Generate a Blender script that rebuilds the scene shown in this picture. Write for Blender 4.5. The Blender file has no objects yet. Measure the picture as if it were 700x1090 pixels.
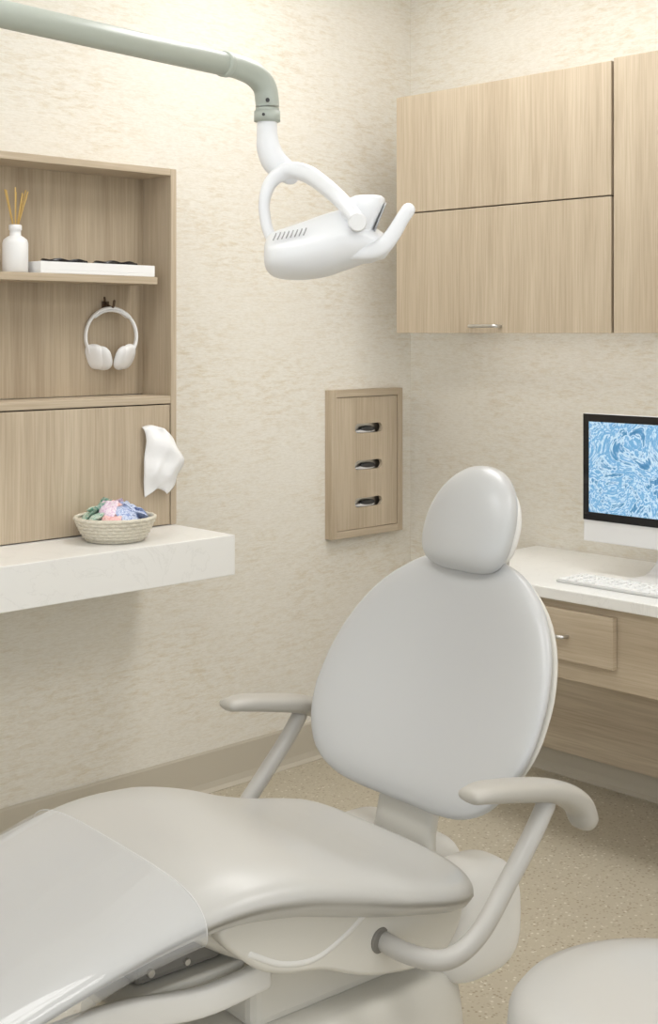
import bpy, bmesh, math, random
from mathutils import Vector, Matrix
random.seed(4)
scene = bpy.context.scene
try:
    scene.view_settings.view_transform = 'Standard'
except Exception as e:
    print(e)

# ------------------------------------------------------------------ materials
def new_mat(name):
    m = bpy.data.materials.new(name); m.use_nodes = True
    nt = m.node_tree
    return m, nt, nt.nodes['Principled BSDF']

def pmat(name, col, rough=0.5, metal=0.0, bump=0.0, bscale=200, spec=0.5, coat=0.0, var=0.0):
    m, nt, b = new_mat(name)
    b.inputs['Base Color'].default_value = (*col, 1)
    b.inputs['Roughness'].default_value = rough
    b.inputs['Metallic'].default_value = metal
    b.inputs['Specular IOR Level'].default_value = spec
    b.inputs['Coat Weight'].default_value = coat
    b.inputs['Coat Roughness'].default_value = 0.25
    tc = nt.nodes.new('ShaderNodeTexCoord')
    nz = nt.nodes.new('ShaderNodeTexNoise'); nz.inputs['Scale'].default_value = bscale
    nz.inputs['Detail'].default_value = 3
    nt.links.new(tc.outputs['Object'], nz.inputs['Vector'])
    if bump > 0:
        bp = nt.nodes.new('ShaderNodeBump'); bp.inputs['Strength'].default_value = bump
        bp.inputs['Distance'].default_value = 0.002
        nt.links.new(nz.outputs['Fac'], bp.inputs['Height'])
        nt.links.new(bp.outputs['Normal'], b.inputs['Normal'])
    if var > 0:
        r = nt.nodes.new('ShaderNodeValToRGB')
        r.color_ramp.elements[0].color = (*[c*(1-var) for c in col], 1)
        r.color_ramp.elements[1].color = (*[min(1, c*(1+var)) for c in col], 1)
        nt.links.new(nz.outputs['Fac'], r.inputs['Fac'])
        nt.links.new(r.outputs['Color'], b.inputs['Base Color'])
    return m

def ramp(nt, src, stops):
    r = nt.nodes.new('ShaderNodeValToRGB')
    els = r.color_ramp.elements
    while len(els) < len(stops): els.new(0.5)
    for e, (p, c) in zip(els, stops):
        e.position = p; e.color = (*c, 1)
    nt.links.new(src, r.inputs['Fac'])
    return r

def noise(nt, scale_vec, scale=1.0, detail=4, rough=0.55, dist=0.0, loc=(0, 0, 0)):
    tc = nt.nodes.new('ShaderNodeTexCoord')
    mp = nt.nodes.new('ShaderNodeMapping'); mp.inputs['Scale'].default_value = scale_vec
    mp.inputs['Location'].default_value = loc
    nz = nt.nodes.new('ShaderNodeTexNoise')
    nz.inputs['Scale'].default_value = scale; nz.inputs['Detail'].default_value = detail
    nz.inputs['Roughness'].default_value = rough; nz.inputs['Distortion'].default_value = dist
    nt.links.new(tc.outputs['Object'], mp.inputs['Vector'])
    nt.links.new(mp.outputs['Vector'], nz.inputs['Vector'])
    return nz

def mixc(nt, a, b, fac, mode='MULTIPLY'):
    mx = nt.nodes.new('ShaderNodeMix'); mx.data_type = 'RGBA'; mx.blend_type = mode
    if isinstance(fac, float): mx.inputs[0].default_value = fac
    else: nt.links.new(fac, mx.inputs[0])
    for s, i in ((a, 6), (b, 7)):
        if isinstance(s, tuple): mx.inputs[i].default_value = (*s, 1)
        else: nt.links.new(s, mx.inputs[i])
    return mx.outputs[2]

def wood(name, c0, c1, vec=(13, 13, 0.7), loc=(0, 0, 0)):
    m, nt, b = new_mat(name)
    n1 = noise(nt, vec, 1.0, 3, 0.5, 1.1, loc)
    r1 = ramp(nt, n1.outputs['Fac'], [(0.3, c0), (0.7, c1)])
    fv = tuple(v*15 if v > 5 else v*8 for v in vec)
    n2 = noise(nt, fv, 1.0, 2, 0.5, 0.1, loc)
    r2 = ramp(nt, n2.outputs['Fac'], [(0.36, (0.84, 0.82, 0.79)), (0.62, (1, 1, 1))])
    col = mixc(nt, r1.outputs['Color'], r2.outputs['Color'], 0.8)
    nt.links.new(col, b.inputs['Base Color'])
    b.inputs['Roughness'].default_value = 0.5
    bp = nt.nodes.new('ShaderNodeBump'); bp.inputs['Strength'].default_value = 0.08
    bp.inputs['Distance'].default_value = 0.002
    nt.links.new(n2.outputs['Fac'], bp.inputs['Height']); nt.links.new(bp.outputs['Normal'], b.inputs['Normal'])
    return m

W0 = (0.465, 0.378, 0.272); W1 = (0.565, 0.475, 0.357)
M_wood = wood('oak_laminate', W0, W1)
M_woodh = wood('oak_laminate_horizontal', W0, W1, (0.7, 0.7, 13), (3, 1, 2))
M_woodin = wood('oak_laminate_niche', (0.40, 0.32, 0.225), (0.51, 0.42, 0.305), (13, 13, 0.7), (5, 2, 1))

def wallpaper(name, base, dark):
    m, nt, b = new_mat(name)
    n1 = noise(nt, (14, 14, 64), 1.0, 10, 0.80, 0.3)
    n2 = noise(nt, (2.4, 2.4, 4.4), 1.0, 3, 0.5, 0.2)
    r2 = ramp(nt, n2.outputs['Fac'], [(0.38, (0.0, 0.0, 0.0)), (0.66, (0.85, 0.85, 0.85))])
    r1 = ramp(nt, n1.outputs['Fac'], [(0.38, dark), (0.53, base)])
    n3 = noise(nt, (45, 45, 220), 1.0, 5, 0.75)
    r3 = ramp(nt, n3.outputs['Fac'], [(0.36, (0.90, 0.89, 0.865)), (0.58, (1, 1, 1))])
    c = mixc(nt, r1.outputs['Color'], base, r2.outputs['Color'], 'MIX')
    c = mixc(nt, c, r3.outputs['Color'], 0.95)
    nt.links.new(c, b.inputs['Base Color'])
    b.inputs['Roughness'].default_value = 0.75
    bp = nt.nodes.new('ShaderNodeBump'); bp.inputs['Strength'].default_value = 0.18
    bp.inputs['Distance'].default_value = 0.002
    nt.links.new(n3.outputs['Fac'], bp.inputs['Height']); nt.links.new(bp.outputs['Normal'], b.inputs['Normal'])
    return m
M_wall = wallpaper('streaked_wallpaper', (0.80, 0.77, 0.70), (0.69, 0.62, 0.49))

def terrazzo():
    m, nt, b = new_mat('terrazzo_floor')
    tc = nt.nodes.new('ShaderNodeTexCoord')
    v = nt.nodes.new('ShaderNodeTexVoronoi'); v.inputs['Scale'].default_value = 120
    nt.links.new(tc.outputs['Object'], v.inputs['Vector'])
    sep = nt.nodes.new('ShaderNodeSeparateColor'); nt.links.new(v.outputs['Color'], sep.inputs[0])
    r = ramp(nt, sep.outputs[0], [(0.0, (0.35, 0.29, 0.205)), (0.16, (0.43, 0.375, 0.28)), (0.40, (0.50, 0.45, 0.35)), (0.80, (0.56, 0.505, 0.41)), (0.93, (0.68, 0.64, 0.55))])
    r.color_ramp.interpolation = 'CONSTANT'
    rm = ramp(nt, v.outputs['Distance'], [(0.36, (1, 1, 1)), (0.46, (0, 0, 0))])
    c = mixc(nt, (0.50, 0.45, 0.35), r.outputs['Color'], rm.outputs['Color'], 'MIX')
    nt.links.new(c, b.inputs['Base Color']); b.inputs['Roughness'].default_value = 0.42
    return m
M_floor = terrazzo()

def quartz():
    m, nt, b = new_mat('white_quartz')
    n = noise(nt, (5, 5, 5), 1.0, 6, 0.6, 1.5)
    r = ramp(nt, n.outputs['Fac'], [(0.482, (0.82, 0.815, 0.79)), (0.496, (0.77, 0.765, 0.74)), (0.51, (0.82, 0.815, 0.79))])
    nt.links.new(r.outputs['Color'], b.inputs['Base Color']); b.inputs['Roughness'].default_value = 0.3
    return m
M_quartz = quartz()
M_ceil = pmat('ceiling_paint', (0.85, 0.85, 0.84), 0.9)
M_base = pmat('taupe_baseboard', (0.52, 0.475, 0.39), 0.5)
M_vinyl = pmat('grey_vinyl', (0.50, 0.505, 0.505), 0.33, bump=0.04, bscale=600, spec=0.5, coat=0.35)
M_vinyls = pmat('warm_grey_vinyl', (0.48, 0.472, 0.448), 0.34, bump=0.04, bscale=600, spec=0.5, coat=0.35)
M_shell = pmat('cream_plastic', (0.64, 0.62, 0.565), 0.4)
M_shellw = pmat('white_shell_plastic', (0.74, 0.73, 0.70), 0.35)
M_arm = pmat('taupe_armrest', (0.41, 0.39, 0.35), 0.40, bump=0.04, bscale=500)
M_tube = pmat('painted_tube', (0.48, 0.465, 0.435), 0.30)
M_white = pmat('white_plastic', (0.81, 0.825, 0.85), 0.3, coat=0.2)
M_grill = pmat('shadow_grey', (0.35, 0.35, 0.35), 0.6)
M_window = pmat('lamp_window', (0.45, 0.46, 0.47), 0.12)
M_pole = pmat('sage_grey_paint', (0.44, 0.48, 0.43), 0.35)
M_dark = pmat('dark_metal', (0.05, 0.05, 0.05), 0.5)
M_mech = pmat('mechanism_grey', (0.20, 0.19, 0.17), 0.6)
M_steel = pmat('brushed_steel', (0.6, 0.59, 0.57), 0.3, metal=1.0)
M_bronze = pmat('bronze_hook', (0.10, 0.065, 0.04), 0.4, metal=0.5)
M_black = pmat('black_glass', (0.01, 0.01, 0.012), 0.08)
M_alu = pmat('pale_aluminium', (0.76, 0.76, 0.76), 0.35, metal=0.15)
M_key = pmat('key_tray', (0.56, 0.56, 0.55), 0.5)
M_gap = pmat('gap_shade_brown', (0.06, 0.045, 0.03), 0.8)  # near-black brown, paints the shade inside cabinet gaps and door seams
M_cer = pmat('white_ceramic', (0.84, 0.84, 0.84), 0.35)
M_reed = pmat('reed', (0.62, 0.42, 0.14), 0.7)
M_tissue = pmat('tissue_paper', (0.88, 0.88, 0.88), 0.9, bump=0.15, bscale=120)
M_basket = pmat('woven_fibre', (0.68, 0.635, 0.53), 0.8, bump=0.8, bscale=260, var=0.2)
M_phone = pmat('headphone_white', (0.84, 0.835, 0.83), 0.35)
M_cushion = pmat('headphone_cushion', (0.76, 0.755, 0.75), 0.6)

def screen_mat():
    m, nt, b = new_mat('screen_picture')
    n = noise(nt, (1, 9, 9), 1.0, 6, 0.64, 3.0)
    r = ramp(nt, n.outputs['Fac'], [(0.30, (0.04, 0.15, 0.32)), (0.42, (0.08, 0.25, 0.48)), (0.475, (0.55, 0.71, 0.84)), (0.51, (0.12, 0.32, 0.57)), (0.56, (0.16, 0.37, 0.62)), (0.60, (0.55, 0.71, 0.84)), (0.65, (0.11, 0.30, 0.55))])
    nt.links.new(r.outputs['Color'], b.inputs['Base Color'])
    nt.links.new(r.outputs['Color'], b.inputs['Emission Color'])
    b.inputs['Emission Strength'].default_value = 0.35
    b.inputs['Roughness'].default_value = 0.15
    return m
M_screen = screen_mat()

def packet_mat(name, a, bcol):
    m, nt, b = new_mat(name)
    n = noise(nt, (90, 90, 90), 1.0, 3, 0.6, 1.0)
    r = ramp(nt, n.outputs['Fac'], [(0.40, a), (0.5, bcol), (0.60, a)])
    nt.links.new(r.outputs['Color'], b.inputs['Base Color']); b.inputs['Roughness'].default_value = 0.5
    return m
M_pk = [packet_mat('packet_green', (0.16, 0.42, 0.32), (0.76, 0.78, 0.68)),
        packet_mat('packet_pink', (0.80, 0.42, 0.42), (0.90, 0.68, 0.64)),
        packet_mat('packet_blue', (0.24, 0.32, 0.58), (0.70, 0.76, 0.88)),
        packet_mat('packet_lilac', (0.68, 0.48, 0.64), (0.87, 0.80, 0.84))]

def film_mat():
    m, nt, b = new_mat('clear_plastic_film')
    b.inputs['Base Color'].default_value = (0.80, 0.82, 0.85, 1)
    b.inputs['Roughness'].default_value = 0.06
    b.inputs['Alpha'].default_value = 0.26
    b.inputs['Coat Weight'].default_value = 1.0
    b.inputs['Coat Roughness'].default_value = 0.04
    n = noise(nt, (1.4, 4.5, 4.5), 1.0, 2, 0.4, 0.8)
    bp = nt.nodes.new('ShaderNodeBump'); bp.inputs['Strength'].default_value = 0.4
    bp.inputs['Distance'].default_value = 0.02
    nt.links.new(n.outputs['Fac'], bp.inputs['Height']); nt.links.new(bp.outputs['Normal'], b.inputs['Normal'])
    nt.links.new(bp.outputs['Normal'], b.inputs['Coat Normal'])
    return m
M_film = film_mat()
M_hem = pmat('film_hem', (0.66, 0.66, 0.65), 0.15)

# ------------------------------------------------------------------ mesh helpers
def empty(name, loc=(0, 0, 0), rz=0.0):
    e = bpy.data.objects.new(name, None); scene.collection.objects.link(e)
    e.location = loc; e.rotation_euler = (0, 0, math.radians(rz)); e.empty_display_size = 0.1
    return e

def obj(name, verts, faces, mat, parent=None, smooth=False, sub=0, smooth_angle=None):
    me = bpy.data.meshes.new(name); me.from_pydata([tuple(v) for v in verts], [], faces)
    bm = bmesh.new(); bm.from_mesh(me)
    bmesh.ops.recalc_face_normals(bm, faces=bm.faces); bm.to_mesh(me); bm.free()
    for m in (mat if isinstance(mat, (list, tuple)) else [mat]): me.materials.append(m)
    o = bpy.data.objects.new(name, me); scene.collection.objects.link(o)
    if smooth:
        for p in me.polygons: p.use_smooth = True
    if sub:
        md = o.modifiers.new('sub', 'SUBSURF'); md.levels = sub; md.render_levels = sub
    if parent: o.parent = parent
    return o

def box(name, x0, x1, y0, y1, z0, z1, mat, parent=None, bev=0.0, seg=2, smooth=False):
    bm = bmesh.new(); bmesh.ops.create_cube(bm, size=1)
    for v in bm.verts:
        v.co = Vector(((x0+x1)/2+v.co.x*(x1-x0), (y0+y1)/2+v.co.y*(y1-y0), (z0+z1)/2+v.co.z*(z1-z0)))
    if bev > 0: bmesh.ops.bevel(bm, geom=bm.edges[:], offset=bev, segments=seg, affect='EDGES', profile=0.5)
    me = bpy.data.meshes.new(name); bm.to_mesh(me); bm.free(); me.materials.append(mat)
    if smooth:
        for p in me.polygons: p.use_smooth = True
    o = bpy.data.objects.new(name, me); scene.collection.objects.link(o)
    if parent: o.parent = parent
    return o

def catmull(pts, res):
    P = [Vector(p) for p in pts]
    P = [P[0]*2-P[1]] + P + [P[-1]*2-P[-2]]
    out = []; par = []
    for i in range(1, len(P)-2):
        for k in range(res):
            t = k/res
            p0, p1, p2, p3 = P[i-1], P[i], P[i+1], P[i+2]
            out.append(0.5*((2*p1)+(p2-p0)*t+(2*p0-5*p1+4*p2-p3)*t*t+(3*p1-p0-3*p2+p3)*t**3)); par.append(i-1+t)
    out.append(P[-2]); par.append(len(pts)-1)
    return out, par

def sweep(name, pts, rad, mat, parent=None, seg=20, res=8, up=(0, 0, 1), power=2.0, roundcap=True, closed_sub=0):
    path, par = catmull(pts, res)
    if not isinstance(rad, list): rad = [rad]*len(pts)
    rad = [(r, r) if not isinstance(r, tuple) else r for r in rad]
    up = Vector(up)
    rings = []
    n = len(path)
    def frame(i):
        T = (path[min(i+1, n-1)]-path[max(i-1, 0)]).normalized()
        S = up.cross(T)
        if S.length < 1e-3: S = Vector((1, 0, 0)).cross(T)
        S.normalize(); N = T.cross(S).normalized()
        return T, S, N
    def ring(c, S, N, rx, ry):
        out = []
        for k in range(seg):
            a = 2*math.pi*k/seg; ca, sa = math.cos(a), math.sin(a)
            ex = math.copysign(abs(ca)**(2/power), ca); ey = math.copysign(abs(sa)**(2/power), sa)
            out.append(c+S*rx*ex+N*ry*ey)
        return out
    def rr(i):
        q = par[i]; k = min(int(q), len(rad)-2); f = q-k
        return rad[k][0]*(1-f)+rad[k+1][0]*f, rad[k][1]*(1-f)+rad[k+1][1]*f
    if roundcap:
        T, S, N = frame(0); rx, ry = rr(0); m = min(rx, ry)
        for a in (85, 65, 45, 22):
            s = 1-(m/rx)*(1-math.cos(math.radians(a))); s2 = 1-(m/ry)*(1-math.cos(math.radians(a)))
            rings.append(ring(path[0]-T*m*math.sin(math.radians(a)), S, N, rx*s, ry*s2))
    for i in range(n):
        T, S, N = frame(i); rx, ry = rr(i); rings.append(ring(path[i], S, N, rx, ry))
    if roundcap:
        T, S, N = frame(n-1); rx, ry = rr(n-1); m = min(rx, ry)
        for a in (22, 45, 65, 85):
            s = 1-(m/rx)*(1-math.cos(math.radians(a))); s2 = 1-(m/ry)*(1-math.cos(math.radians(a)))
            rings.append(ring(path[-1]+T*m*math.sin(math.radians(a)), S, N, rx*s, ry*s2))
    return loft(name, rings, mat, parent)

def loft(name, rings, mat, parent=None, caps=True, sub=0):
    seg = len(rings[0]); verts = [v for r in rings for v in r]; faces = []
    for i in range(len(rings)-1):
        for k in range(seg):
            a = i*seg+k; b = i*seg+(k+1) % seg
            faces.append((a, b, b+seg, a+seg))
    if caps:
        faces.append(tuple(range(seg-1, -1, -1))); o = (len(rings)-1)*seg
        faces.append(tuple(range(o, o+seg)))
    return obj(name, verts, faces, mat, parent, True, sub)

def cyl(name, p0, p1, r, mat, parent=None, seg=24, r2=None):
    p0 = Vector(p0); p1 = Vector(p1); T = (p1-p0).normalized()
    S = T.orthogonal().normalized(); N = T.cross(S)
    r2 = r if r2 is None else r2; b = min(r, r2)*0.08
    L = (p1-p0).length; b = min(b, L*0.2)
    prof = [(0, r-b), (b, r), (L-b, r2), (L, r2-b)]
    rings = [[p0+T*h+(S*math.cos(2*math.pi*k/seg)+N*math.sin(2*math.pi*k/seg))*q for k in range(seg)] for h, q in prof]
    o = loft(name, rings, mat, parent)
    for p in o.data.polygons:
        if len(p.vertices) > 4: p.use_smooth = False
    return o

def lathe(name, prof, mat, parent=None, c=(0, 0, 0), seg=40, caps=True):
    rings = [[Vector((c[0]+r*math.cos(2*math.pi*k/seg), c[1]+r*math.sin(2*math.pi*k/seg), c[2]+z)) for k in range(seg)] for r, z in prof]
    return loft(name, rings, mat, parent, caps)

def ellipsoid(name, c, r, mat, parent=None, rot=None, power=2.0, seg=32):
    rings = []; c = Vector(c); R = rot or Matrix.Identity(3)
    def sp(v, p): return math.copysign(abs(v)**(2/p), v)
    for i in range(1, 18):
        ph = -math.pi/2+math.pi*i/18
        rings.append([c+R@Vector((r[0]*sp(math.cos(ph), power)*sp(math.cos(2*math.pi*k/seg), power), r[1]*sp(math.cos(ph), power)*sp(math.sin(2*math.pi*k/seg), power), r[2]*sp(math.sin(ph), power))) for k in range(seg)])
    return loft(name, rings, mat, parent)

def lerp_tab(tab, x):
    if x <= tab[0][0]: return tab[0][1:]
    for i in range(len(tab)-1):
        if x <= tab[i+1][0]:
            f = (x-tab[i][0])/(tab[i+1][0]-tab[i][0])
            p1 = tab[i]; p2 = tab[i+1]; p0 = tab[i-1] if i > 0 else None; p3 = tab[i+2] if i+2 < len(tab) else None
            h = p2[0]-p1[0]; out = []
            for c in range(1, len(p1)):
                d = (p2[c]-p1[c])/h
                m1 = d if p0 is None else (p2[c]-p0[c])/(p2[0]-p0[0])
                m2 = d if p3 is None else (p3[c]-p1[c])/(p3[0]-p1[0])
                lim = 2.5*abs(d)
                m1 = max(-lim, min(lim, m1)); m2 = max(-lim, min(lim, m2))
                out.append((2*f**3-3*f**2+1)*p1[c]+(f**3-2*f**2+f)*h*m1+(-2*f**3+3*f**2)*p2[c]+(f**3-f**2)*h*m2)
            return tuple(out)
    return tab[-1][1:]

def plate(name, poly, y0, y1, bev, mat, parent, res=6):
    P = [Vector((p[0], 0, p[1])) for p in poly]; n = len(P); out = []
    for i in range(n):
        p0, p1, p2, p3 = P[i-1], P[i], P[(i+1) % n], P[(i+2) % n]
        for k in range(res):
            t = k/res
            out.append(0.5*((2*p1)+(p2-p0)*t+(2*p0-5*p1+4*p2-p3)*t*t+(3*p1-p0-3*p2+p3)*t**3))
    m = len(out); nrm = []
    area = sum(out[i].x*out[(i+1) % m].z-out[(i+1) % m].x*out[i].z for i in range(m))
    sg = 1 if area > 0 else -1
    for i in range(m):
        T = (out[(i+1) % m]-out[i-1]).normalized(); nrm.append(Vector((T.z, 0, -T.x))*sg)
    rings = []
    for y, ins in ((y0, bev), (y0+(y1-y0)*0.05, bev*0.5), (y0+math.copysign(bev*0.5, y1-y0), bev*0.15), (y0+math.copysign(bev, y1-y0), 0), (y1-math.copysign(bev, y1-y0), 0), (y1-math.copysign(bev*0.5, y1-y0), bev*0.15), (y1-math.copysign(bev*0.12, y1-y0), bev*0.5), (y1, bev)):
        rings.append([out[i]-nrm[i]*ins+Vector((0, y, 0)) for i in range(m)])
    o = loft(name, rings, mat, parent)
    for p in o.data.polygons:
        if len(p.vertices) > 4: p.use_smooth = False
    return o

# ------------------------------------------------------------------ room
CEIL = 2.8
box('floor', -6.0, 0.1, -5.5, 0.1, -0.1, 0, M_floor)
box('wall_back', -6.0, 0.0, 0, 0.1, 0, CEIL, M_wall)
box('wall_right', 0, 0.1, -5.5, 0.1, 0, CEIL, M_wall)
box('ceiling', -6.0, 0.1, -5.5, 0.1, CEIL, CEIL+0.1, M_ceil)
def baseboard(name, a, b, axis):
    prof = [(0.0, 0.125), (0.006, 0.127), (0.009, 0.12), (0.010, 0.03), (0.014, 0.012), (0.024, 0.003), (0.024, 0.0), (0.0, 0.0)]
    rings = []
    for t in (a, b):
        rings.append([Vector((t, -d, z)) if axis == 'x' else Vector((-d, t, z)) for d, z in prof])
    o = loft(name, rings, M_base)
    for p in o.data.polygons: p.use_smooth = False
baseboard('baseboard_back', -6.0, 0.0, 'x')
baseboard('baseboard_right', -5.5, 0.0, 'y')

# ------------------------------------------------------------------ display cabinet (left)
cab = empty('display_cabinet')
XR = -1.164; YF = -0.15; CT = 0.866
XL = -2.6
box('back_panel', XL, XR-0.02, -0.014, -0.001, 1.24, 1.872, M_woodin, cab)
box('side_right', XR-0.02, XR, YF, -0.001, CT+0.0012, 1.892, M_wood, cab, 0.0015)
box('side_left', XL-0.02, XL, YF, -0.001, CT+0.0012, 1.892, M_wood, cab, 0.0015)
box('top_board', XL, XR-0.0205, YF, -0.001, 1.872, 1.892, M_woodh, cab, 0.0015)
box('niche_floor', XL, XR-0.0205, YF, -0.015, 1.216, 1.238, M_woodh, cab, 0.0015)
box('door_carcass', XL, XR-0.021, YF+0.022, -0.001, CT+0.0012, 1.213, M_gap, cab)  # carcass coloured dark so the seams around the door look shaded
box('door_panel', XL, XR-0.024, YF, YF+0.02, CT+0.003, 1.2125, M_wood, cab, 0.001)
box('niche_shelf', XL, -1.228, -0.145, -0.015, 1.558, 1.579, M_woodh, cab, 0.0015)

ctr = empty('quartz_counter')
box('slab', -3.0, -1.168, -0.418, -0.0005, 0.756, CT, M_quartz, ctr, 0.002)

# reed diffuser
rd = empty('reed_diffuser', (-1.652, -0.085, 1.580))
lathe('bottle', [(0.001, 0), (0.031, 0), (0.034, 0.003), (0.034, 0.078), (0.031, 0.088), (0.022, 0.095), (0.015, 0.099), (0.0145, 0.112), (0.017, 0.114), (0.017, 0.126), (0.014, 0.128), (0.010, 0.127), (0.009, 0.11), (0.001, 0.11)], M_cer, rd)
for i in range(9):
    a = i*0.8+0.3; s = 0.02+0.006*(i % 3)
    cyl('reed_%d' % (i+1), (0.003*math.cos(a), 0.003*math.sin(a), 0.111), (1.35*s*math.cos(a), s*math.sin(a), 0.212+0.006*(i % 3)), 0.0019, M_reed, rd, 8)

# tray with sunglasses
tr = empty('display_tray')
box('tray_base', -1.608, -1.234, -0.14, -0.02, 1.5795, 1.588, M_cer, tr, 0.001)
for nme, a in (('rim_front', (-1.608, -1.234, -0.14, -0.134)), ('rim_back', (-1.608, -1.234, -0.026, -0.02)), ('rim_left', (-1.608, -1.602, -0.134, -0.026)), ('rim_right', (-1.240, -1.234, -0.134, -0.026))):
    box(nme, a[0], a[1], a[2], a[3], 1.588, 1.611, M_cer, tr, 0.001)
def glasses(x, rz=0):
    g = empty('sunglasses', (x, -0.085, 1.5885), rz)
    for s in (-1, 1):
        ellipsoid('lens_%d' % (s+2), (s*0.033, -0.028, 0.016), (0.027, 0.006, 0.0165), M_black, g, power=2.6)
        sweep('temple_%d' % (s+2), [(s*0.060, -0.026, 0.026), (s*0.058, 0.01, 0.030), (s*0.040, 0.044, 0.027)], [(0.003, 0.004)]*3, M_black, g, 10, 6)
    sweep('bridge', [(-0.012, -0.028, 0.022), (0, -0.030, 0.026), (0.012, -0.028, 0.022)], 0.0025, M_black, g, 8, 5)
    sweep('brow', [(-0.061, -0.026, 0.026), (-0.03, -0.030, 0.031), (0, -0.030, 0.027), (0.03, -0.030, 0.031), (0.061, -0.026, 0.026)], 0.003, M_black, g, 8, 5)
    return g
glasses(-1.505); glasses(-1.335, 6)

# headphones on hook
hk = empty('wall_hook', (-1.318, -0.0145, 1.492))
box('plate', -0.012, 0.012, -0.004, 0.0, -0.014, 0.018, M_bronze, hk, 0.001)
sweep('hook_arm', [(0, -0.003, 0.012), (0, -0.03, 0.000), (0, -0.042, 0.004), (0, -0.046, 0.018)], 0.004, M_bronze, hk, 10, 6)
sweep('hook_upper', [(-0.006, -0.003, 0.012), (-0.010, -0.014, 0.02), (-0.014, -0.018, 0.028)], 0.003, M_bronze, hk, 10, 6)
hp = empty('headphones', (-1.318, -0.045, 1.396), -20)
pts = []
for i in range(13):
    a = math.radians(-28+i*(236/12)); pts.append((0.074*math.cos(a), 0, 0.012+0.082*math.sin(a)))
sweep('headband', pts, [(0.005, 0.010)]*13, M_phone, hp, 12, 5, up=(0, 1, 0))
sweep('headband_pad', [(0.073*math.cos(math.radians(a)), 0, 0.009+0.078*math.sin(math.radians(a))) for a in (50, 70, 90, 110, 130)], [(0.004, 0.012)]*5, M_cushion, hp, 12, 5, up=(0, 1, 0))
for s in (-1, 1):
    R = Matrix.Rotation(math.radians(-s*42), 3, 'Z') @ Matrix.Rotation(math.radians(s*20), 3, 'Y')
    ellipsoid('ear_shell_%d' % (s+2), (s*0.046, 0, -0.045), (0.015, 0.036, 0.038), M_phone, hp, R, 2.4)
    ellipsoid('ear_cushion_%d' % (s+2), (s*0.030, -0.008, -0.049), (0.015, 0.033, 0.036), M_cushion, hp, R, 2.5)
    sweep('yoke_%d' % (s+2), [(s*0.066, 0, -0.022), (s*0.062, 0, -0.035), (s*0.054, 0, -0.045)], [(0.006, 0.010)]*3, M_phone, hp, 10, 5, up=(0, 1, 0))

# tissue billowing out of the door
nu, nv = 24, 36; V = []; F = []
for j in range(nv+1):
    v = j/nv
    xl = -1.289+0.006*v+0.004*math.sin(v*7)
    xr = -1.243+0.062*math.sin(math.pi*min(1.0, 0.08+v*0.78))**0.9+0.004*math.sin(v*16)
    for i in range(nu+1):
        u = i/nu
        x = xl+(xr-xl)*u
        bul = math.sin(math.pi*min(1, 0.15+0.55*v*1.4))
        y = YF-0.006-0.055*math.sin(math.pi*(0.05+0.62*u))*bul-0.005*math.sin(u*11+v*4)*math.sin(v*6+1)-0.003*math.sin(v*13-u*5)
        if j == 0: y = YF-0.004
        z = 1.153-0.193*v+0.010*math.sin(u*3)-0.010*u*(1-v)-0.006*math.cos(u*5)*v
        V.append((x, min(y, YF-0.003), z))
for j in range(nv):
    for i in range(nu):
        a = j*(nu+1)+i; F.append((a, a+1, a+nu+2, a+nu+1))
o = obj('tissue_sheet', V, F, M_tissue, cab, True)
md = o.modifiers.new('t', 'SOLIDIFY'); md.thickness = 0.002

# woven basket with packets
bk = empty('woven_basket', (-1.462, -0.272, CT+0.0005))
nc = 7
for k in range(nc):
    z = 0.006+k*0.0092; r = 0.072+0.032*(k/(nc-1))**0.7
    rings = []
    seg = 96
    for i in range(seg):
        a = 2*math.pi*i/seg; rr = r+0.0022*math.cos(24*a+(k % 2)*math.pi)
        c = Vector((rr*math.cos(a), rr*math.sin(a), z)); d = Vector((math.cos(a), math.sin(a), 0))
        rings.append([c+d*0.0048*math.cos(t*math.pi/4)+Vector((0, 0, 0.0055*math.sin(t*math.pi/4))) for t in range(8)])
    rings.append(rings[0])
    loft('coil_%d' % (k+1), rings, M_basket, bk, False)
lathe('base', [(0.001, 0.0005), (0.072, 0.0005), (0.074, 0.006), (0.001, 0.006)], M_basket, bk)
def packet(i, c, rot, w, h, mat):
    V = []; F = []; n = 8
    for s in (1, -1):
        for a in range(n+1):
            for b_ in range(n+1):
                u = a/n*2-1; v = b_/n*2-1
                th = 0.006*(1-u**4)*(1-v**4)**1.0
                p = Vector((u*w, v*h, s*th+0.004*math.sin(u*3+i)*math.cos(v*2.5+i)))
                V.append(Vector(c)+rot@p)
    m = (n+1)**2
    for a in range(n):
        for b_ in range(n):
            q = a*(n+1)+b_; F.append((q, q+1, q+n+2, q+n+1)); q += m; F.append((q, q+n+1, q+n+2, q+1))
    obj('packet_%d' % i, V, F, mat, bk, True)
pk = 0
for lay, (zz, rr) in enumerate(((0.050, 0.062), (0.070, 0.066), (0.086, 0.046))):
    cnt = 9 if lay < 2 else 7
    for i in range(cnt):
        a = i*2*math.pi/cnt+lay*0.5
        x, y = rr*math.cos(a), rr*math.sin(a)
        side = 0.72*x-0.69*y
        mi = 0 if side < -0.022 else (2 if side > 0.026 else (1 if i % 3 else 3))
        rot = Matrix.Rotation(a+random.uniform(-.4, .4), 3, 'Z') @ Matrix.Rotation(random.uniform(0.3, 0.8), 3, 'Y') @ Matrix.Rotation(random.uniform(-.35, .35), 3, 'X')
        pk += 1
        packet(pk, (x, y, zz+random.uniform(-0.003, 0.004)), rot, 0.028, 0.026, M_pk[mi])
packet(pk+1, (0, 0, 0.092), Matrix.Rotation(0.5, 3, 'Z') @ Matrix.Rotation(0.4, 3, 'X'), 0.03, 0.024, M_pk[1])

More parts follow.
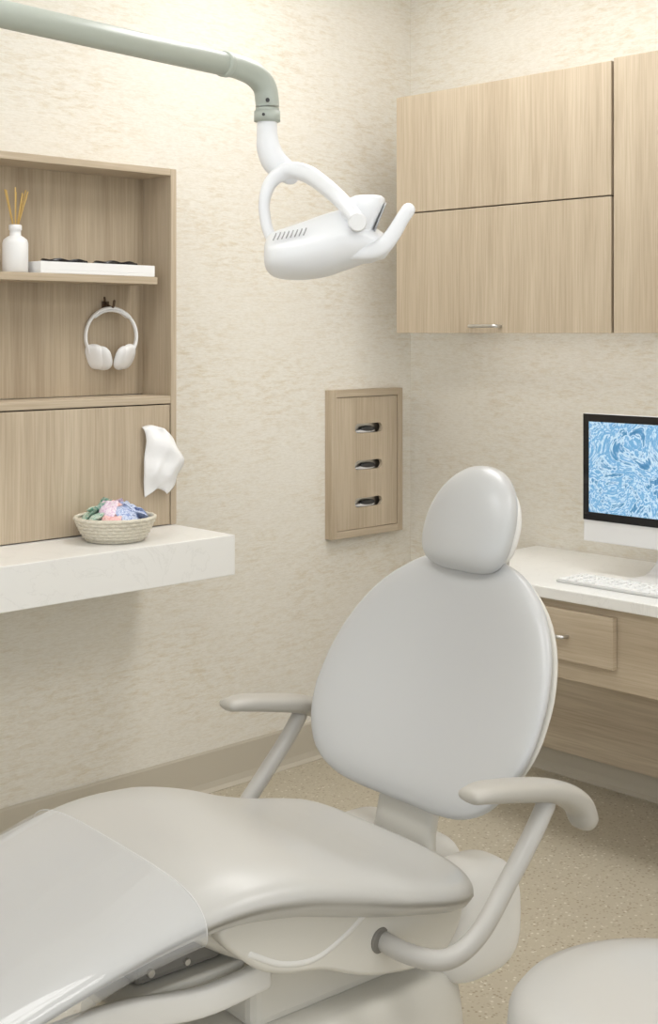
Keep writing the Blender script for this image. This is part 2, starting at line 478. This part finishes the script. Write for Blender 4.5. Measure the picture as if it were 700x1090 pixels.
# ------------------------------------------------------------------ glove dispenser panel on the back wall
gd = empty('glove_dispenser_panel')
gx0, gx1, gz0, gz1 = -0.426, -0.078, 0.725, 1.226
fw = 0.024
box('frame_left', gx0, gx0+fw, -0.034, -0.0005, gz0, gz1, M_wood, gd, 0.001)
box('frame_right', gx1-fw, gx1, -0.034, -0.0005, gz0, gz1, M_wood, gd, 0.001)
box('frame_top', gx0+fw, gx1-fw, -0.034, -0.0005, gz1-fw, gz1, M_woodh, gd, 0.001)
box('frame_bottom', gx0+fw, gx1-fw, -0.034, -0.0005, gz0, gz0+fw, M_woodh, gd, 0.001)
def slotted_panel():
    x0, x1, z0, z1 = gx0+fw+0.002, gx1-fw-0.002, gz0+fw+0.002, gz1-fw-0.002
    bm = bmesh.new()
    slots = []
    sx0, sx1 = -0.313, -0.178
    hz = 0.0165
    for zc in (1.092, 0.966, 0.838):
        L = []
        for k in range(12): a = -math.pi/2+math.pi*k/11; L.append((sx1-hz+hz*math.cos(a), zc+hz*math.sin(a)))
        for k in range(12): a = math.pi/2+math.pi*k/11; L.append((sx0+hz+hz*math.cos(a), zc+hz*math.sin(a)))
        slots.append(L)
    outer = [(x0, z0), (x1, z0), (x1, z1), (x0, z1)]
    edges = []
    for L in [outer]+slots:
        vs = [bm.verts.new((x, -0.030, z)) for x, z in L]
        for i in range(len(vs)): edges.append(bm.edges.new((vs[i], vs[(i+1) % len(vs)])))
    bmesh.ops.triangle_fill(bm, edges=edges, use_beauty=True, use_dissolve=False)
    kill = []
    for f in bm.faces:
        for L in slots:
            zc = sum(p[1] for p in L)/len(L)
            if all(abs(v.co.z-zc) <= hz+1e-5 and sx0-1e-5 <= v.co.x <= sx1+1e-5 for v in f.verts): kill.append(f)
    bmesh.ops.delete(bm, geom=list(set(kill)), context='FACES_ONLY')
    r = bmesh.ops.extrude_face_region(bm, geom=bm.faces[:])
    for g in r['geom']:
        if isinstance(g, bmesh.types.BMVert): g.co.y = -0.016
    bmesh.ops.recalc_face_normals(bm, faces=bm.faces)
    me = bpy.data.meshes.new('face_panel'); bm.to_mesh(me); bm.free(); me.materials.append(M_wood)
    o = bpy.data.objects.new('face_panel', me); scene.collection.objects.link(o); o.parent = gd
slotted_panel()
box('backing', gx0+fw+0.001, gx1-fw-0.001, -0.004, -0.001, gz0+fw, gz1-fw, M_steel, gd)
for i, zc in enumerate((1.092, 0.966, 0.838)):
    ellipsoid('glove_bunch_%d' % (i+1), (-0.232, -0.012, zc-0.004), (0.036, 0.006, 0.010), M_dark, gd, power=2.2, seg=16)
    ellipsoid('glove_box_lip_%d' % (i+1), (-0.245, -0.010, zc-0.012), (0.05, 0.006, 0.006), M_cer, gd, power=2.2, seg=16)

# ------------------------------------------------------------------ overhead cabinets on right wall
def handle(parent, xf, yc, z, L=0.11):
    sweep('handle_bar', [(xf-0.003, yc-L/2, z), (xf-0.024, yc-L/2+0.006, z), (xf-0.027, yc-L/4, z), (xf-0.027, yc+L/4, z), (xf-0.024, yc+L/2-0.006, z), (xf-0.003, yc+L/2, z)], [(0.0055, 0.0055)]*6, M_steel, parent, 10, 4)
oc = empty('overhead_cabinet')
DX = -0.35
box('carcass', -0.329, 0.001, -1.083, -0.258, 1.445, 2.185, M_wood, oc, 0.001)
box('seam_shade_sheet', -0.3305, -0.3285, -1.079, -0.262, 1.446, 2.181, M_gap, oc)  # dark sheet behind the doors, painted shade for the seam between them
box('door_upper', DX, DX+0.019, -1.083, -0.258, 1.8075, 2.185, M_wood, oc, 0.001)
box('door_lower', DX, DX+0.019, -1.083, -0.258, 1.4185, 1.8035, M_wood, oc, 0.001)
handle(oc, DX, -0.635, 1.440)
box('end_skirt', -0.3305, -0.001, -0.276, -0.258, 1.4185, 1.445, M_wood, oc, 0.001)
box('carcass_tall', -0.329, 0.001, -2.2, -1.094, 1.445, 2.190, M_wood, oc, 0.001)
box('door_tall', DX-0.004, DX+0.019, -1.62, -1.094, 1.4185, 2.190, M_wood, oc, 0.001)
box('door_second', DX-0.004, DX+0.019, -2.2, -1.624, 1.4185, 2.190, M_wood, oc, 0.001)
box('gap_shade_strip', -0.335, -0.001, -1.0935, -1.0835, 1.4185, 2.184, M_gap, oc)  # dark strip painting the shade in the open gap between the cabinets
def emis(name, col, s):
    m, nt, b = new_mat(name)
    b.inputs['Base Color'].default_value = (0.9, 0.9, 0.9, 1)
    b.inputs['Emission Color'].default_value = (*col, 1); b.inputs['Emission Strength'].default_value = s
    return m
box('under_cabinet_light', -0.20, -0.17, -2.1, -0.35, 1.435, 1.4455, emis('led_strip', (1, 0.98, 0.94), 6), oc, 0.001)

# ------------------------------------------------------------------ desk on right wall
dk = empty('desk')
box('desktop', -0.552, -0.0005, -2.6, -0.56, 0.690, 0.722, M_quartz, dk, 0.003)
box('apron', -0.53, -0.512, -2.6, -0.575, 0.474, 0.6895, M_woodh, dk, 0.001)
box('apron_end', -0.512, -0.02, -0.593, -0.575, 0.474, 0.6895, M_wood, dk, 0.001)
box('drawer_box', -0.512, -0.12, -1.20, -0.83, 0.54, 0.67, M_woodin, dk)
box('drawer_front', -0.551, -0.531, -1.222, -0.82, 0.531, 0.668, M_woodh, dk, 0.001)
handle(dk, -0.551, -1.02, 0.598, 0.12)
box('modesty_panel', -0.045, -0.025, -2.6, -0.50, 0.085, 0.6895, wood('oak_modesty', (0.50, 0.41, 0.30), (0.64, 0.55, 0.42), (0.7, 0.7, 13), (1, 5, 2)), dk, 0.001)

# monitor
mo = empty('computer_monitor')
mx = -0.30; y0, y1 = -1.482, -0.954
box('shell', mx, mx+0.016, y0, y1, 0.816, 1.186, M_alu, mo, 0.004, 3)
box('glass', mx-0.003, mx-0.0005, y0+0.001, y1-0.001, 0.878, 1.185, M_black, mo, 0.001)
box('screen', mx-0.0042, mx-0.0032, y0+0.022, y1-0.022, 0.902, 1.163, M_screen, mo)
sweep('stand', [(mx+0.03, -1.218, 0.95), (mx+0.06, -1.218, 0.86), (mx+0.07, -1.218, 0.78), (mx+0.05, -1.218, 0.735), (mx-0.02, -1.218, 0.7265)], [(0.004, 0.06)]*3+[(0.004, 0.085), (0.003, 0.095)], M_alu, mo, 16, 8, up=(0, 1, 0), power=6)
box('foot', mx-0.06, mx+0.09, -1.318, -1.118, 0.7222, 0.7285, M_alu, mo, 0.002)
box('neck_plate', mx+0.014, mx+0.05, -1.27, -1.166, 0.90, 1.0, M_alu, mo, 0.004)
kb = empty('keyboard')
box('tray', -0.475, -0.355, -1.40, -0.985, 0.7222, 0.7295, M_key, kb, 0.002)
V = []; F = []
for r in range(5):
    for c in range(14):
        if r == 4 and 4 <= c <= 8: 
            if c != 4: continue
            w = 5
        else: w = 1
        ky1 = -0.990-c*0.0290; ky0 = ky1-0.0290*w+0.006; kx0 = -0.360-r*0.0220-0.0165; kx1 = -0.360-r*0.0220
        z0, z1 = 0.7297, 0.7345; b = len(V)
        for z, i in ((z0, 0), (z1, 0.0012)):
            V += [(kx0+i, ky0+i, z), (kx1-i, ky0+i, z), (kx1-i, ky1-i, z), (kx0+i, ky1-i, z)]
        F += [(b+4, b+5, b+6, b+7)]+[(b+k, b+(k+1) % 4, b+4+(k+1) % 4, b+4+k) for k in range(4)]
obj('keys', V, F, pmat('key_cap', (0.88, 0.88, 0.87), 0.5), kb)

# ------------------------------------------------------------------ dental chair
ch = empty('dental_chair', (-1.826, -1.476, 0), -4.4)
def se(t, n):
    c, s = math.cos(t), math.sin(t)
    return math.copysign(abs(c)**(2/n), c), math.copysign(abs(s)**(2/n), s)
SEAT = [(-1.16, 0.150, 0.395, 0.040, 0.0), (-1.14, 0.185, 0.405, 0.055, 0.0), (-1.05, 0.215, 0.430, 0.065, 0.004), (-0.90, 0.228, 0.472, 0.070, 0.006),
        (-0.75, 0.240, 0.520, 0.076, 0.006), (-0.60, 0.252, 0.567, 0.084, 0.004), (-0.48, 0.262, 0.599, 0.096, 0.0), (-0.38, 0.270, 0.614, 0.108, -0.003),
        (-0.28, 0.277, 0.611, 0.120, -0.003), (-0.18, 0.282, 0.588, 0.124, 0.004), (-0.08, 0.284, 0.552, 0.114, 0.014), (0.00, 0.282, 0.529, 0.110, 0.020),
        (0.045, 0.280, 0.520, 0.112, 0.020), (0.080, 0.272, 0.514, 0.114, 0.016), (0.102, 0.259, 0.509, 0.110, 0.010), (0.115, 0.243, 0.502, 0.098, 0.006), (0.122, 0.222, 0.492, 0.074, 0.0)]
stations = sorted(set([s[0] for s in SEAT]+[x*0.02 for x in range(-57, 6)]+[0.109, 0.119]))
def seat_ring(a, off=0.0, seg=56):
    hw, zt, th, dish = lerp_tab(SEAT, a)
    out = []
    for k in range(seg):
        t = 2*math.pi*k/seg; cx, sz = se(t, 2.7)
        b = cx*(hw+off); z = zt-th/2+sz*(th/2+off)
        if sz > 0: z -= dish*(1-min(1, abs(cx))**2)*sz
        else: z += 0.012*abs(cx)**3
        out.append(Vector((a, b, z)))
    return out
loft('seat_cushion', [seat_ring(a) for a in stations], M_vinyls, ch)
V = []; F = []; fa = [-0.455-0.02*i for i in range(0, 34)]
half = 40
for j, a in enumerate(fa):
    hw, zt, th, dish = lerp_tab(SEAT, max(a, -1.14)); off = 0.0045
    for k in range(half+1):
        t = -0.45+(math.pi+0.90)*k/half
        cx, sz = se(t, 2.7)
        z = zt-th/2+sz*(th/2+off)-(dish*(1-abs(cx)**2)*sz if sz > 0 else 0)
        edge = max(0, 1-j/3)
        V.append((a+0.002*math.sin(k*0.5), cx*(hw+off+0.002*math.sin(a*30+k*0.4)*abs(cx)), z+0.001*math.sin(a*23+k*0.5)+0.0015*edge))
for j in range(len(fa)-1):
    for k in range(half):
        q = j*(half+1)+k; F.append((q, q+1, q+half+2, q+half+1))
o = obj('plastic_cover', V, F, M_film, ch, True)
edge = [Vector(V[k])+Vector((0.001, 0, 0.0005)) for k in range(half+1)]
sweep('plastic_cover_hem', edge, [(0.0008, 0.0008)]*len(edge), M_hem, ch, 6, 2, roundcap=False)

def pad(name, base, u, nrm, length, prof, thick, n, mat, wing=0.03, bow=0.0, mat2=None, seg=56):
    base = Vector(base); u = Vector(u).normalized(); nrm = Vector(nrm).normalized(); B = Vector((0, 1, 0))
    rings = []
    for v, hw, tf in prof:
        c = base+u*(length*v)+nrm*(bow*math.sin(math.pi*v))
        r = []
        for k in range(seg):
            t = 2*math.pi*k/seg; cx, sz = se(t, n)
            r.append(c+B*(cx*hw)+nrm*(sz*thick*tf/2+wing*(cx*cx)*(hw/0.29)**2))
        rings.append(r)
    return loft(name, rings, mat, ch)
U = (0.445, 0, 0.895); NR = (-0.895, 0, 0.445)
def prof_from(tab, steps=36):
    out = []
    for i in range(steps+1):
        v = (1-math.cos(math.pi*i/steps))/2
        q = lerp_tab(tab, v)
        out.append((v, max(0.01, q[0]), max(0.1, q[1])))
    return out
BW = [(0, 0.10, 0.2), (0.006, 0.145, 0.42), (0.02, 0.180, 0.62), (0.05, 0.216, 0.85), (0.10, 0.248, 0.97), (0.2, 0.280, 1), (0.33, 0.297, 1), (0.46, 0.296, 1), (0.6, 0.281, 1), (0.72, 0.255, 1), (0.82, 0.219, 1), (0.90, 0.174, 0.95), (0.95, 0.134, 0.85), (0.98, 0.093, 0.66), (0.994, 0.06, 0.45), (1, 0.03, 0.2)]
pad('backrest_cushion', (0.162, 0, 0.535), U, NR, 0.490, prof_from(BW, 44), 0.062, 2.6, M_vinyl, 0.040, -0.018)
BW2 = [(v, w*0.95, t) for v, w, t in BW]
pad('backrest_shell', (0.197, 0, 0.545), U, NR, 0.46, prof_from(BW2, 30), 0.04, 2.4, M_shell, 0.03, -0.014)
HW = [(0, 0.045, 0.25), (0.02, 0.073, 0.5), (0.07, 0.094, 0.78), (0.16, 0.108, 0.95), (0.3, 0.115, 1), (0.45, 0.115, 1), (0.6, 0.108, 1), (0.75, 0.093, 0.95), (0.87, 0.072, 0.8), (0.95, 0.049, 0.58), (0.985, 0.030, 0.38), (1, 0.012, 0.15)]
HU = (0.38, 0, 0.925); HN = (-0.925, 0, 0.38)
pad('headrest_cushion', (0.330, 0, 0.950), HU, HN, 0.215, prof_from(HW, 30), 0.082, 2.2, M_vinyl, 0.02, 0.006)
pad('headrest_shell', (0.366, 0, 0.957), HU, HN, 0.175, [(v, w*0.85, t) for v, w, t in prof_from(HW, 20)], 0.05, 2.3, M_shellw, 0.01, 0.0)
sweep('headrest_stem', [(0.395, 0, 0.86), (0.425, 0, 0.93), (0.43, 0, 0.98), (0.42, 0, 1.02)], [(0.010, 0.035)]*4, M_steel, ch, 16, 6, up=(0, 1, 0), power=4)
for nm, s in (('near', -1), ('far', 1)):
    b = 0.34*s
    sweep('armrest_%s' % nm, [(0.014, b, 0.667), (0.05, b, 0.665), (0.12, b, 0.653), (0.19, b, 0.638), (0.243, b, 0.618), (0.278, b, 0.594), (0.293, b, 0.568)],
          [(0.012, 0.026), (0.016, 0.033), (0.018, 0.034), (0.019, 0.033), (0.021, 0.031), (0.022, 0.029), (0.022, 0.028)], M_arm, ch, 24, 6, up=(0, 1, 0), power=2.4)
    sweep('arm_tube_%s' % nm, [(-0.075, 0.20*s, 0.418), (-0.062, 0.265*s, 0.408), (-0.025, 0.318*s, 0.405), (0.03, 0.338*s, 0.435), (0.10, b, 0.505), (0.16, b, 0.568), (0.195, b, 0.612)], 0.0165, M_tube, ch, 20, 8, up=(0.1, 0.2, 1))
    cyl('arm_socket_shade_%s' % nm, (-0.081, 0.21*s, 0.419), (-0.0785, 0.2245*s, 0.418), 0.0215, M_mech, ch)  # solid dark disc, painted shade of the hole around the tube
    plate('side_cover_%s' % nm, [(-0.40, 0.525), (-0.345, 0.458), (-0.285, 0.425), (-0.20, 0.405), (-0.13, 0.375), (-0.06, 0.355), (0.04, 0.345), (0.095, 0.375), (0.112, 0.44), (0.02, 0.465), (-0.12, 0.49), (-0.28, 0.53)], 0.185*s, 0.223*s, 0.008, M_shell, ch)
    sweep('cover_ridge_%s' % nm, [(-0.345, 0.2205*s, 0.475), (-0.285, 0.2205*s, 0.442), (-0.22, 0.2205*s, 0.430), (-0.16, 0.2205*s, 0.447), (-0.115, 0.2205*s, 0.470)], [(0.006, 0.0045)]*5, M_shellw, ch, 12, 8, up=(0, 1, 0))
FR = [(-0.42, 0.10, 0.525, 0.02), (-0.40, 0.15, 0.53, 0.05), (-0.30, 0.195, 0.515, 0.095), (-0.18, 0.21, 0.490, 0.100), (-0.05, 0.21, 0.465, 0.095), (0.05, 0.21, 0.450, 0.085), (0.10, 0.20, 0.440, 0.07), (0.125, 0.17, 0.43, 0.04)]
rings = []
for i in range(41):
    a = -0.42+0.545*i/40; hw, zt, th = lerp_tab(FR, a)
    rings.append([Vector((a, se(2*math.pi*k/40, 4)[0]*hw, zt-th/2+se(2*math.pi*k/40, 4)[1]*th/2)) for k in range(40)])
loft('seat_frame', rings, M_shell, ch)
for nm, yc, w in (('casing_lobe_near', -0.145, 0.072), ('casing_lobe_mid', 0.0, 0.070), ('casing_lobe_far', 0.145, 0.072)):
    ellipsoid(nm, (0.200, yc, 0.355), (0.105, w, 0.105), M_shellw, ch, None, 3.0, 40)
sweep('back_bracket', [(0.175, 0, 0.41), (0.183, 0, 0.48), (0.202, 0, 0.55), (0.24, 0, 0.63)], [(0.016, 0.085), (0.016, 0.075), (0.016, 0.075), (0.012, 0.075)], M_shell, ch, 24, 6, up=(0, 1, 0), power=5)
PD = [(0.0, 0.36, 0.25), (0.02, 0.36, 0.25), (0.035, 0.345, 0.235), (0.06, 0.33, 0.215), (0.20, 0.325, 0.205), (0.285, 0.315, 0.195), (0.300, 0.30, 0.180)]
def rr_ring(cx, cy, z, hx, hy, n=5, seg=48):
    return [Vector((cx+se(2*math.pi*k/seg, n)[0]*hx, cy+se(2*math.pi*k/seg, n)[1]*hy, z)) for k in range(seg)]
loft('pedestal', [rr_ring(-0.13, 0, z, hx, hy) for z, hx, hy in PD], M_shell, ch)
box('lift_column', -0.28, 0.18, -0.14, 0.14, 0.295, 0.40, M_shell, ch, 0.02, 3)
# leg-rest mechanism
box('mechanism_block', -0.49, -0.33, -0.13, 0.13, 0.432, 0.475, M_mech, ch, 0.012, 3)
for i, (a, z, r) in enumerate(((-0.465, 0.450, 0.006), (-0.40, 0.448, 0.005))):
    cyl('mechanism_pin_%d' % (i+1), (a, -0.136, z), (a, 0.136, z), r, M_steel, ch, 16)
box('mechanism_tray', -0.54, -0.30, -0.15, 0.15, 0.412, 0.430, M_shell, ch, 0.006, 3)
for nm, s in (('near', -1), ('far', 1)):
    sweep('leg_rail_%s' % nm, [(-0.28, 0.17*s, 0.405), (-0.40, 0.17*s, 0.400), (-0.55, 0.17*s, 0.425), (-0.70, 0.165*s, 0.42), (-0.90, 0.16*s, 0.385), (-1.05, 0.15*s, 0.355)], [(0.022, 0.012)]*6, M_shellw, ch, 16, 6, up=(0, 1, 0), power=4)

# ------------------------------------------------------------------ stool
st = empty('operator_stool', (-1.898, -2.228, 0))
lathe('seat_cushion', [(0.01, 0.420), (0.15, 0.422), (0.205, 0.428), (0.223, 0.440), (0.230, 0.458), (0.228, 0.478), (0.216, 0.493), (0.19, 0.503), (0.14, 0.509), (0.05, 0.512), (0.004, 0.512)], M_vinyls, st, seg=56)
cyl('gas_lift', (0, 0, 0.09), (0, 0, 0.425), 0.025, M_steel, st)
for i in range(5):
    a = 2*math.pi*i/5
    sweep('base_leg_%d' % (i+1), [(0.02*math.cos(a), 0.02*math.sin(a), 0.10), (0.14*math.cos(a), 0.14*math.sin(a), 0.085), (0.24*math.cos(a), 0.24*math.sin(a), 0.065)], [(0.02, 0.014), (0.017, 0.012), (0.013, 0.010)], M_steel, st, 12, 5)
    cyl('caster_%d' % (i+1), (0.24*math.cos(a)-0.012*math.sin(a), 0.24*math.sin(a)+0.012*math.cos(a), 0.028), (0.24*math.cos(a)+0.012*math.sin(a), 0.24*math.sin(a)-0.012*math.cos(a), 0.028), 0.027, M_dark, st)

# ------------------------------------------------------------------ dental light  (local x to the right, z up)
dl = empty('dental_light', (-1.7515, -1.3945, 1.6325), -44)
A0 = Vector((-0.196, 0, 0.297)); D = Vector((-0.636, -0.771, 0))
cyl('overhead_arm', A0+D*1.05, A0, 0.0225, M_pole, dl, 32)
cyl('ceiling_post', A0+D*1.03+Vector((0, 0, -0.04)), A0+D*1.03+Vector((0, 0, CEIL-1.6325-0.297)), 0.035, M_pole, dl, 32)
cyl('ceiling_flange', A0+D*1.03+Vector((0, 0, CEIL-1.6325-0.297-0.03)), A0+D*1.03+Vector((0, 0, CEIL-1.6325-0.297)), 0.09, M_pole, dl, 32)
cyl('arm_collar', A0+D*0.012, A0-D*0.004, 0.0245, M_pole, dl, 32)
sweep('elbow', [A0-D*0.0, A0-D*0.03, (-0.148, 0.058, 0.290), (-0.128, 0.078, 0.270), (-0.1225, 0.084, 0.238), (-0.1225, 0.084, 0.212)], [0.0225, 0.0228, 0.0235, 0.0235, 0.0235, 0.0235], M_pole, dl, 28, 8)
yy = 0.084; xx = -0.1225
sweep('elbow_ring', [(xx, yy, 0.222), (xx, yy, 0.202)], 0.0258, M_pole, dl, 28, 2, up=(0, 1, 0), roundcap=False)
cyl('screw', (xx+0.002, yy-0.028, 0.240), (xx+0.002, yy-0.020, 0.240), 0.004, M_dark, dl, 12)
cyl('screw_lower', (xx-0.006, yy-0.028, 0.212), (xx-0.006, yy-0.022, 0.212), 0.003, M_dark, dl, 12)
sweep('drop_arm', [(xx, yy, 0.212), (xx, yy, 0.175), (xx+0.003, yy, 0.150), (-0.109, yy, 0.125), (-0.092, yy, 0.108), (-0.078, yy, 0.098)], [0.0195, 0.0205, 0.0235, 0.0255, 0.0245, 0.020], M_white, dl, 28, 8, up=(0, 1, 0))
sweep('yoke', [(-0.106, 0.05, -0.045), (-0.122, 0.055, -0.005), (-0.127, 0.06, 0.040), (-0.115, 0.066, 0.080), (-0.083, 0.066, 0.103), (-0.045, 0.045, 0.095), (-0.010, 0.00, 0.067), (0.024, -0.06, 0.030), (0.048, -0.092, -0.002)],
      [(0.011, 0.014), (0.011, 0.016), (0.011, 0.019), (0.013, 0.022), (0.016, 0.024), (0.017, 0.024), (0.016, 0.022), (0.015, 0.018), (0.014, 0.014)], M_white, dl, 20, 8, up=(0, 1, 0), power=2.6)
cyl('pivot_knob', (0.051, -0.112, -0.012), (0.050, -0.078, -0.012), 0.0165, M_alu, dl)
HB = [(-0.124, 0.020, -0.064, 0.010), (-0.1225, 0.040, -0.064, 0.022), (-0.117, 0.058, -0.064, 0.034), (-0.105, 0.074, -0.064, 0.043), (-0.08, 0.088, -0.062, 0.050), (-0.045, 0.096, -0.056, 0.056), (-0.005, 0.098, -0.046, 0.060), (0.030, 0.094, -0.036, 0.058), (0.060, 0.084, -0.037, 0.046), (0.085, 0.072, -0.044, 0.032), (0.104, 0.055, -0.049, 0.023), (0.112, 0.03, -0.050, 0.012)]
rings = []
for i in range(49):
    x = -0.124+0.236*(1-math.cos(math.pi*i/48))/2; hy, zc, hz = lerp_tab(HB, x)
    r = []
    for q in range(48):
        cx, sz = se(2*math.pi*q/48, 2.4); yb = cx*hy; z = zc+sz*hz*(1.0 if sz < 0 else 1.0-0.45*cx*cx)
        r.append(Vector((x, yb, z)))
    rings.append(r)
loft('lamp_body', rings, M_white, dl)
rings = []
P0 = Vector((0.036, 0, -0.045)); P1 = Vector((0.070, 0, 0.040))
for s, hx, hy in ((0, 0.034, 0.066), (0.3, 0.036, 0.074), (0.7, 0.038, 0.080), (0.92, 0.037, 0.080), (0.98, 0.034, 0.077), (1.02, 0.028, 0.072)):
    c = P0.lerp(P1, s)
    rings.append([c+Vector((e*hx, f*hy, e*hx*0.0)) for e, f in [se(2*math.pi*q/40, 4) for q in range(40)]])
loft('reflector_housing', rings, M_white, dl)
rings = []
for dx in (0.0, 0.0035):
    r = []
    for q in range(32):
        e, f = se(2*math.pi*q/32, 4)
        c = P0.lerp(P1, 0.55+e*0.36); hx = 0.0370
        r.append(c+Vector((hx+dx, f*0.062, 0)))
    rings.append(r)
loft('lamp_window', rings, M_window, dl)
for nm, y in (('near', -0.07), ('far', 0.07)):
    sweep('grip_%s' % nm, [(0.040, y*0.9, -0.066), (0.078, y, -0.062), (0.103, y, -0.048), (0.120, y, -0.026), (0.133, y, -0.004), (0.145, y, 0.014)], [(0.012, 0.012), (0.015, 0.013), (0.015, 0.013), (0.014, 0.013), (0.013, 0.013), (0.013, 0.013)], M_white, dl, 18, 6, up=(0, 1, 0), power=2.5)
for i in range(8):
    x = -0.104+i*0.0080; yv = -0.071-0.0022*i
    sweep('vent_%d' % (i+1), [(x, yv-0.004, -0.042+0.0012*i), (x+0.003, yv+0.001, -0.035+0.0012*i), (x+0.005, yv+0.007, -0.029+0.0012*i)], 0.0012, M_grill, dl, 8, 3)

# ------------------------------------------------------------------ lights
def troffer(x, y, w, h, strength, col=(1, 0.99, 0.975)):
    t = empty('ceiling_light', (x, y, CEIL))
    m = emis('light_diffuser', col, strength)
    box('diffuser', -w/2, w/2, -h/2, h/2, -0.018, -0.006, m, t)
    for nm, a in (('frame_a', (-w/2-0.02, w/2+0.02, h/2, h/2+0.02)), ('frame_b', (-w/2-0.02, w/2+0.02, -h/2-0.02, -h/2)), ('frame_c', (-w/2-0.02, -w/2, -h/2, h/2)), ('frame_d', (w/2, w/2+0.02, -h/2, h/2))):
        box(nm, a[0], a[1], a[2], a[3], -0.024, -0.0005, M_white, t)
troffer(-0.9, -1.0, 0.6, 1.2, 8.5)
troffer(-2.9, -1.2, 0.6, 1.2, 8)
troffer(-1.0, -3.3, 0.6, 1.2, 8)
troffer(-2.9, -3.3, 0.6, 1.2, 8)
w = bpy.data.worlds.new('world'); scene.world = w; w.use_nodes = True
w.node_tree.nodes['Background'].inputs[0].default_value = (0.96, 0.985, 1.0, 1)
w.node_tree.nodes['Background'].inputs[1].default_value = 1.2

# ------------------------------------------------------------------ camera
cd = bpy.data.cameras.new('camera'); cam = bpy.data.objects.new('camera', cd); scene.collection.objects.link(cam)
cam.location = (-3.489, -3.192, 1.42); cam.rotation_euler = (math.radians(90), 0, math.radians(-44))
cd.sensor_width = 36; cd.lens = 46.24; cd.shift_y = -0.1752; cd.clip_start = 0.05
scene.camera = cam
